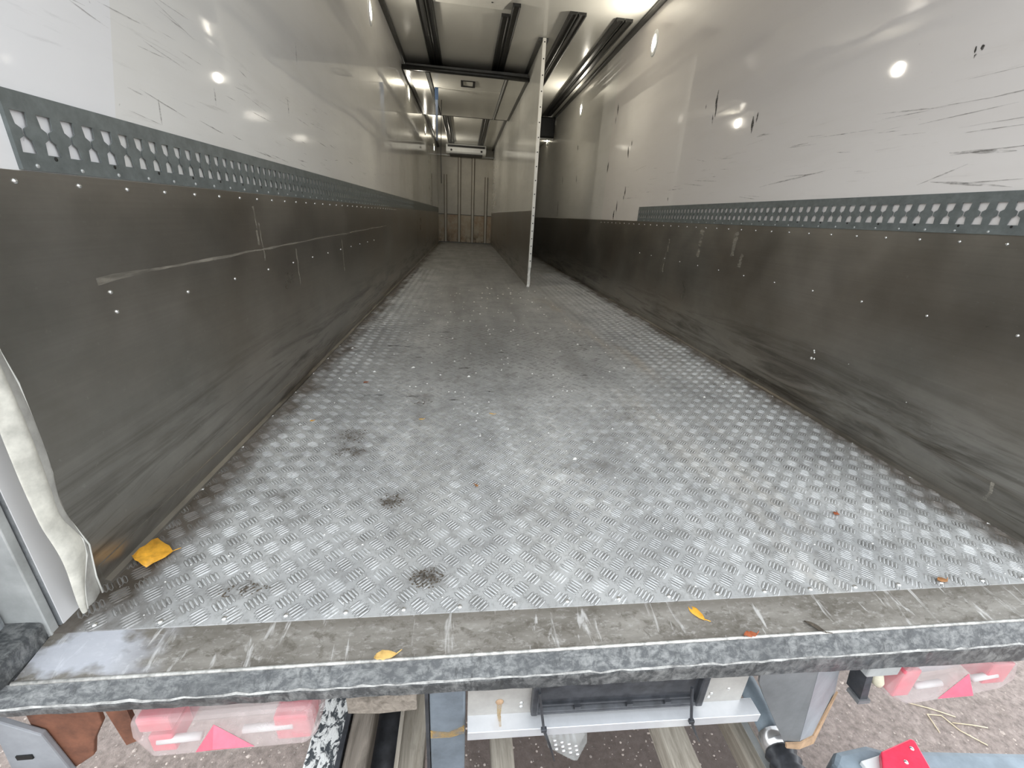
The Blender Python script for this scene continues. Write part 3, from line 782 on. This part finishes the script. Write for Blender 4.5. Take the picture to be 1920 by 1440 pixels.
rv = MB().dome((0, 0, 0), (0, -1, 0), .0045, .003, 8).mesh('rivet'); rv.materials.append(MAT['rivet_metal'])
copies(rv, 'rivet', pc, [(x, -.092, zl(x)+dz) for x, dz in ((-.297, .024), (-.297, .036), (.146, .02), (.150, .032), (.19, .045))])
big = MB().dome((0, 0, 0), (0, -1, 0), .009, .004, 10).mesh('rusty_bolt'); big.materials.append(MAT['rust_edge'])
copies(big, 'rusty_bolt', pc, [(-.345, -.092, zl(-.345)+.042)])
m = MB()
m.quad((-.351, -.0925, zl(-.345)+.04), (-.339, -.0925, zl(-.345)+.04), (-.341, -.0925, zl(-.345)+.002), (-.349, -.0925, zl(-.345)+.002))
m.quad((-.349, -.092, zl(-.345)+.0015), (-.341, -.092, zl(-.345)+.0015), (-.3415, -.118, zl(-.345)+.0018), (-.346, -.118, zl(-.345)+.0018))
m.build('rust_stain', 'stain_orange', pc)
def tie(pts, label):
    root = thing('cable_tie', pts[-1], label, 'cable tie', 'cable ties around the plate ledge')
    MB().tube(pts[:2], .0032, 6).build('loop', 'black_plastic', root)
    p = pts[1]; MB().box(p[0]-.006, p[0]+.006, p[1]-.004, p[1]+.004, p[2]-.004, p[2]+.005).build('lock', 'black_plastic', root, bevel=.001)
    MB().tube(pts[1:], [.0036, .003, .0016][:len(pts)-1], 6).build('tail', 'black_plastic', root)
tie([(-.266, -.117, -.105), (-.252, -.133, -.200), (-.232, -.136, -.262), (-.217, -.128, -.325)], 'black cable tie whose tail hangs over the small clear lamp')
tie([(.075, -.117, -.125), (.085, -.133, -.215), (.105, -.134, -.26), (.127, -.128, -.303)], 'black cable tie with its tail hanging over the gap beside a timber coloured beam')
led = thing('led_lamp', (-.16, -.06, -.47), 'small clear lamp with white dots below the plate ledge', 'lamp')
MB().prism([(-.222, -.350), (-.118, -.352), (-.112, -.400), (-.128, -.474), (-.140, -.474), (-.212, -.408)], 'y', -.062, -.040).build('clear_housing', 'clear_lens', led, bevel=.004)
MB().prism([(-.216, -.35), (-.122, -.355), (-.118, -.398), (-.132, -.466), (-.208, -.405)], 'y', -.048, -.041).build('back_plate', 'chrome', led)
dm = MB().dome((0, 0, 0), (0, -1, 0), .0052, .004, 8).mesh('led_dot'); dm.materials.append(MAT['chrome'])
copies(dm, 'led_dot', led, [(-.198+.019*q+.004*r, -.062, -.378-.010*q-.018*r) for r in range(3) for q in range(4)])

# ------------------------------------------------------------------ chassis pieces below
def beam(name, mat, xa, xb, y0, y1, ztop, h, label, cat='beam', group=None, skew=0., bevel=.006):
    m = MB().add([(xa+skew, y0, ztop-h), (xb+skew, y0, ztop-h), (xb, y1, ztop-h), (xa, y1, ztop-h), (xa+skew, y0, ztop), (xb+skew, y0, ztop), (xb, y1, ztop), (xa, y1, ztop)],
                 [(0, 3, 2, 1), (4, 5, 6, 7), (0, 1, 5, 4), (1, 2, 6, 5), (2, 3, 7, 6), (3, 0, 4, 7)])
    return tag(m.build(name, mat, bevel=bevel, org=((xa+xb)/2, (y0+y1)/2, ztop-h)), label, cat, group)
G = 'lengthwise chassis members under the sill'
o = beam('chassis_member', 'glint_speckle', -.823, -.738, -.34, .9, -.5, .10, 'dark chassis member with glints painted as white speckles', group=G)
MB().box(-.742, -.730, -.34, .9, -.52, -.49).build('edge_flange', 'black_plastic', o)
beam('chassis_member', 'muddy_beam', -.728, -.668, -.34, .9, -.495, .08, 'brown muddy chassis member beside the white speckled one', group=G, skew=.004)
o = tag(MB().tube([(-.632, -.34, -.62), (-.632, .25, -.62), (-.632, .9, -.62)], .05, 16).build('air_pipe', 'black_plastic', smooth=True, org=(-.632, 0, -.67)), 'thick black pipe running below the muddy chassis member', 'pipe')
o = beam('chassis_member', 'weathered_beam', -.592, -.522, -.34, .9, -.5, .07, 'grey ridged chassis member beside the blue grey post', group=G)
MB().box(-.594, -.584, -.34, .9, -.50, -.487).build('ridge', 'weathered_beam', o); MB().box(-.532, -.522, -.34, .9, -.50, -.487).build('ridge', 'weathered_beam', o)
beam('chassis_member', 'weathered_beam', -.347, -.288, -.34, .9, -.5, .07, 'narrow pale chassis member under the rusty bolt of the plate carrier', group=G)
beam('chassis_member', 'weathered_beam', .121, .203, -.34, .9, -.5, .07, 'broad timber coloured chassis member under the plate ledge', group=G)
o = beam('chassis_member', 'weathered_beam', .379, .444, -.34, .9, -.55, .07, 'pale chassis member beside the blue grey hydraulic cylinder', group=G, skew=-.02)
MB().box(.402, .420, -.34, .9, -.56, -.545).build('ridge', 'galvanised_light', o)
m = MB().box(-.495, -.418, -.092, -.030, -.92, -.09)
po = tag(m.build('steel_post', 'blue_grey_steel', bevel=.006, org=(-.456, -.06, -.92)), 'blue grey square steel post beside the plate carrier', 'post')
m = MB().prism([(-.494, -.245), (-.455, -.255), (-.420, -.235), (-.420, -.262), (-.45, -.272), (-.494, -.27)], 'y', -.0935, -.0915)
m.build('rust_band', 'stain_orange', po)
MB().box(-.505, -.497, -.085, -.03, -.92, -.09).build('back_strip', 'black_plastic', po)
tag(MB().prism([(-.665, -.09), (-.520, -.09), (-.522, -.182), (-.600, -.186), (-.665, -.178)], 'y', -.085, -.075).build('mounting_plate', 'muddy_beam', bevel=.002, org=(-.6, -.08, -.18)), 'brown steel plate hanging under the crossbeam', 'plate')

gu = thing('gusset_bracket', (.42, -.1, -.41), 'folded grey steel gusset with a rusty lower edge', 'bracket')
FT, FB = (.385, -.105, -.114), (.430, -.105, -.405)
m = MB().quad((.245, -.10, -.112), (.252, -.10, -.150), (.278, -.10, -.200), (.396, -.10, -.401), FB, FT)
m.build('left_fold', 'bracket_steel', gu, solid=.006)
m = MB().quad(FT, FB, (.50, -.082, -.437), (.526, -.06, -.276), (.515, -.055, -.200), (.515, -.05, -.118))
m.build('right_fold', 'bracket_light', gu, solid=.006)  # same plate, paler colour puts in the sky light on this fold
m = MB().quad((.390, -.108, -.385), (.396, -.108, -.405), (.430, -.111, -.409), (.502, -.087, -.441), (.532, -.064, -.274), (.520, -.070, -.285), (.488, -.088, -.405), (.43, -.11, -.385))
m.build('rusty_edge', 'rust_edge', gu, solid=.004)

hy = thing('hydraulic_cylinder', (.44, 0, -.54), 'blue grey hydraulic cylinder with black ribbed bellows', 'cylinder')
MB().tube([(.475, .5, -.50), (.455, .05, -.50), (.441, -.035, -.50)], .030, 16).build('barrel', 'blue_grey_paint', hy, smooth=True)
MB().tube([(.443, -.03, -.50), (.438, -.068, -.50)], .038, 16).build('collar', 'chrome', hy, smooth=True)
pts = []; rs = []
for q in range(17):
    pts.append((.437-.0012*q, -.066-.011*q, -.50)); rs.append(.043 if q % 2 else .035)
MB().tube(pts, rs, 16).build('bellows', 'black_plastic', hy, smooth=True)

pg = thing('plug_bracket', (.57, -.1, -.25), 'pale galvanised plug bracket with an ivory connector', 'bracket')
MB().box(.527, .612, -.105, -.06, -.158, -.117).build('bracket_plate', 'galvanised_light', pg, bevel=.003)
MB().prism([(.535, -.158), (.552, -.158), (.572, -.250), (.552, -.250)], 'y', -.10, -.06).build('dark_arm', 'black_plastic', pg)
MB().box(.546, .578, -.104, -.07, -.260, -.249).build('arm_foot', 'bracket_steel', pg)
MB().tube([(.580, -.075, -.155), (.580, -.088, -.180), (.582, -.096, -.195), (.583, -.100, -.203)], [.012, .015, .013, .006], 12).build('connector', 'ivory_plastic', pg, smooth=True)

um = thing('underrun_bumper', (.9, -.15, -.62), 'blue grey underrun bumper beam with a red marker plate', 'bumper')
MB().prism([(.60, -.078), (.70, -.070), (.74, -.084), (1.2, -.128), (1.2, -.32), (.58, -.32), (.57, -.10)], 'z', -.62, -.505).build('beam_body', 'blue_grey_paint', um, bevel=.015)
MB().box(.50, .60, -.32, -.11, -.66, -.56).build('dark_end', 'black_plastic', um, bevel=.01)
MB().prism([(.640, -.112), (.745, -.098), (.70, -.19), (.645, -.19)], 'z', -.506, -.492).build('white_marker', 'white_plastic', um, bevel=.002)
rp = MB().prism([(.700, -.105), (.812, -.083), (.822, -.088), (.800, -.150), (.785, -.20), (.69, -.20), (.66, -.150)], 'z', -.492, -.472).build('red_marker', 'red_reflector', um, bevel=.003)
s3 = MB().dome((0, 0, 0), (0, 0, 1), .0055, .004, 8).mesh('marker_screw'); s3.materials.append(MAT['rivet_metal'])
copies(s3, 'marker_screw', um, [(.792, -.106, -.472), (.745, -.133, -.472)])

ra = thing('rust_bracket', (-1.22, -.05, -.34), 'rusty brown hanger plate at the end of the crossbeam', 'bracket')
MB().prism([(-1.285, -.10), (-1.155, -.10), (-1.160, -.195), (-1.190, -.250), (-1.205, -.300), (-1.255, -.340), (-1.29, -.25)], 'y', -.055, -.045).build('plate', 'rusty_steel', ra, bevel=.002)
ga = thing('grey_arm', (-1.30, -.06, -.42), 'grey metal arm with slots beside the rusty hanger plate', 'arm')
MB().prism([(-1.335, -.14), (-1.262, -.20), (-1.235, -.42), (-1.34, -.42), (-1.35, -.30)], 'y', -.068, -.056).build('arm_plate', 'bracket_light', ga, bevel=.003)
MB().box(-1.325, -1.296, -.071, -.066, -.268, -.256).build('slot', 'black_rubber', ga); MB().box(-1.300, -1.270, -.071, -.066, -.330, -.316).build('slot', 'black_rubber', ga)
tag(MB().tube([(-1.48, -.10, -.14), (-1.42, -.11, -.20), (-1.375, -.11, -.27), (-1.34, -.11, -.36), (-1.32, -.11, -.5)], .016, 10).build('rubber_hose', 'black_plastic', smooth=True, org=(-1.34, -.11, -.5)), 'black rubber hose curving past the grey arm', 'hose')

# ------------------------------------------------------------------ ground
GZ = -1.15
m = MB(); n = 60
gr = tag(MB().quad((-40, -40, GZ), (40, -40, GZ), (40, 40, GZ), (-40, 40, GZ)).build('ground', 'damp_brown_gravel'), 'damp brown gravelly ground', kind='structure')
R = random.Random(21); m = MB()
for q in range(7000):
    x = R.uniform(-2.6, 3.0); y = R.uniform(-.8, 1.3); r = R.uniform(.0025, .0065)*(1 if R.random() < .95 else 1.8)
    a0 = R.uniform(0, 6.28); e = R.uniform(.5, 1); hh = r*R.uniform(.3, .8)
    m.add([(x+r*math.cos(a0+t*1.2566)*(1 if t % 2 else e), y+r*math.sin(a0+t*1.2566)*e, GZ) for t in range(5)] + [(x+r*.2, y, GZ+hh)], [(0, 1, 5), (1, 2, 5), (2, 3, 5), (3, 4, 5), (4, 0, 5)])
tag(m.build('gravel', 'pebble'), 'loose small stones scattered over the damp ground', 'gravel', kind='stuff')
for lab, pts in (('long pale straw lying on the ground below the hazy tail lamp', [(1.60, .36), (1.68, .33), (1.76, .29)]), ('looped straw stalk on the ground by the red marker plate', [(1.62, .24), (1.64, .31), (1.70, .30), (1.72, .24), (1.78, .18)]), ('short straw stalk on the ground beside the looped stalk', [(1.72, .27), (1.80, .255), (1.86, .24)])):
    tag(MB().tube([(x, y, GZ+.004) for x, y in pts], .0022, 6).build('straw_stalk', 'straw', smooth=True, org=(pts[0][0], pts[0][1], GZ)), lab, 'straw', 'straw stalks on the ground')

# ------------------------------------------------------------------ leaves, mud and crumbs
def leaf(x, y, z, L, W, ang, mat, label, curl=.2, jag=0., tilt=0.):
    R = random.Random(hash((round(x*1000), round(y*1000))) & 255); n = 9
    me = MB()
    for i in range(n):
        u = i/(n-1); w = W*.5*math.sin(math.pi*min(1, u**.85*.98+.01))**.8*(1+jag*R.uniform(-1, 1))
        for sgn in (-1, 0, 1):
            yy = sgn*w; zz = curl*W*(.5*(abs(sgn)) + .5*math.sin(3.0*u+1))*(1+.4*R.uniform(-1, 1)*jag)
            me.v.append(((u-.5)*L, yy, max(0, zz)))
    for i in range(n-1):
        for j in range(2): o = i*3+j; me.f.append((o, o+3, o+4, o+1))
    me.tube([(L*.45, 0, .001), (L*.62, .003, .002), (L*.72, .006, .001)], .0007, 5)
    zmin = min(v[2] for v in me.v)
    obj = me.build('fallen_leaf', mat, smooth=True, solid=.0006)
    obj.location = (x, y, z-zmin); obj.rotation_euler = (0, tilt, ang)
    return tag(obj, label, 'leaf', 'fallen autumn leaves')
leaf(-1.172, .195, .004, .074, .078, .35, 'leaf_yellow', 'large orange yellow leaf on the tread floor by the curtain flap', .22, .35)
leaf(.106, -.030, -.0085, .042, .022, -1.0, 'leaf_yellow', 'small yellow leaf lying on the sill', .15, .15)
leaf(-.578, -.084, -.0135, .044, .020, .25, 'leaf_pale', 'curled tan leaf on the bright lip of the sill', .5, .2)
leaf(.203, -.086, -.0135, .036, .014, .1, 'leaf_rust', 'narrow orange brown leaf caught on the sill lip', .4, .3)
leaf(.368, -.076, -.0155, .045, .012, -.7, 'mud', 'grey brown dead leaf on the sill near the plug bracket', .5, .2)
leaf(-.604, .938, .002, .022, .012, .2, 'leaf_pale', 'tiny pale yellow leaf on the worn middle of the tread floor', .2)
leaf(-.917, 1.349, .002, .026, .016, .8, 'leaf_rust', 'tiny rust red leaf on the tread floor', .3)
leaf(-.304, .991, .002, .024, .009, -.2, 'leaf_pale', 'thin tan leaf fragment on the worn floor', .3)
leaf(-1.039, .923, .002, .016, .011, .4, 'leaf_yellow', 'tiny orange leaf on the tread floor along the scuffed wall', .2)
leaf(-.385, .461, .002, .018, .010, 1.9, 'leaf_brown', 'tiny brown leaf crumb on the floor before the mud clumps', .4)
leaf(.735, .280, .002, .024, .017, .5, 'leaf_rust', 'orange brown leaf on the bright tread floor by the bare wall', .3, .3)
leaf(.800, .016, .003, .034, .016, .1, 'leaf_brown', 'brown leaf on the screw row at the floor edge', .3, .2)

def clump(x, y, rx, ry, nblob, nfib, label, seed):
    R = random.Random(seed); m = MB()
    for q in range(nblob):
        a0 = R.uniform(0, 6.28); rr = R.random()**.7
        px, py = x+rx*rr*math.cos(a0), y+ry*rr*math.sin(a0); r = R.uniform(.001, .0035)
        m.add([(px+r*math.cos(t*1.2566+a0)*R.uniform(.6, 1.3), py+r*math.sin(t*1.2566+a0)*R.uniform(.6, 1.3), .0002) for t in range(5)] + [(px, py, r*R.uniform(.3, .7)+.0015)], [(0, 1, 5), (1, 2, 5), (2, 3, 5), (3, 4, 5), (4, 0, 5)])
    for q in range(nfib):
        a0 = R.uniform(0, 6.28); px, py = x+rx*.7*R.uniform(-1, 1), y+ry*.7*R.uniform(-1, 1); L = R.uniform(.008, .022); b = R.uniform(0, 3.14)
        m.tube([(px, py, .003), (px+L*.5*math.cos(b), py+L*.5*math.sin(b), .005), (px+L*math.cos(b+.5), py+L*math.sin(b+.5), .002)], .0006, 4)
    tag(m.build('mud_clump', 'mud', org=(x, y, 0)), label, 'mud', kind='stuff')
clump(-.513, .095, .040, .028, 110, 30, 'fibrous dark mud clump by the floor edge screws', 1)
clump(-.640, .393, .035, .035, 110, 12, 'brown mud smear pressed into the tread bars', 2)
clump(-.855, .800, .060, .070, 90, 6, 'scattered black dirt on the tread floor', 3)
clump(-.830, .680, .055, .028, 60, 3, 'small dark dirt patch beside the scattered black dirt', 4)
clump(-.920, .085, .06, .02, 50, 4, 'dark smeared mud in line with the first screws', 5)
clump(-.62, 1.12, .05, .03, 30, 3, 'faint dark dirt on the worn floor', 6)
clump(.30, 1.02, .12, .08, 30, 0, 'sparse dirt specks on the floor', 7)
R = random.Random(31); m = MB()
for q in range(420):
    x = R.uniform(-1.1, 1.1); y = .03+R.random()**1.6*4.5; r = R.uniform(.0008, .0028)*(1+.6*y)
    if abs(x-XP) < .06 and y > 4.5: continue
    m.add([(x-r, y-r*.6, .0002), (x+r, y-r*.4, .0002), (x+r*.5, y+r, .0002), (x-r*.8, y+r*.7, .0002), (x, y, .0014+r*.5)], [(0, 1, 4), (1, 2, 4), (2, 3, 4), (3, 0, 4)])
tag(m.build('crumbs', 'crumb_white'), 'tiny white crumbs scattered over the tread floor', 'crumbs', kind='stuff')

# dark rubber marks and larger flakes on the worn floor
R = random.Random(77); m = MB()
for x, y, L in ((-.577, 2.369, .10), (-.702, 1.772, .05), (-.421, 1.594, .08), (-.67, 1.185, .07), (-.846, 1.995, .16), (-.178, 1.901, .07), (-.851, 1.194, .10), (-.476, 1.145, .06), (.407, 2.011, .05), (-.30, 1.25, .05), (.70, 1.9, .10), (.25, 1.5, .05)):
    n = 8; w = .012
    a = R.uniform(-.25, .25)
    up_ = [(x+L*(q/n-.5), y+L*(q/n-.5)*a+w*math.sin(math.pi*q/n)*R.uniform(.4, 1)) for q in range(n+1)]
    dn = [(px, y-(py-y)*R.uniform(.3, .9)) for px, py in up_[1:-1]][::-1]
    m.quad(*[(px, py, .0004) for px, py in up_+dn])
tag(m.build('rubber_marks', 'rubber_mark', floor), kind='stuff')
m = MB()
for x, y in ((-.71, 1.59), (-.907, 1.512), (-.401, 1.458), (-.289, 3.02), (.372, 2.124), (-.229, 4.10), (.537, 1.638), (-.514, 4.04), (-1.12, 1.93), (.81, 1.2), (-.02, .62), (.13, 2.4)):
    r = R.uniform(.006, .009)
    m.add([(x-r*1.3, y-r, .0006), (x+r, y-r*.7, .0006), (x+r*.9, y+r, .0006), (x-r*.6, y+r*1.2, .0006), (x+.1*r, y, .006)], [(0, 1, 4), (1, 2, 4), (2, 3, 4), (3, 0, 4)])
tag(m.build('paint_flakes', 'crumb_white'), 'white paint flakes lying on the worn middle of the floor', 'flakes', kind='stuff')
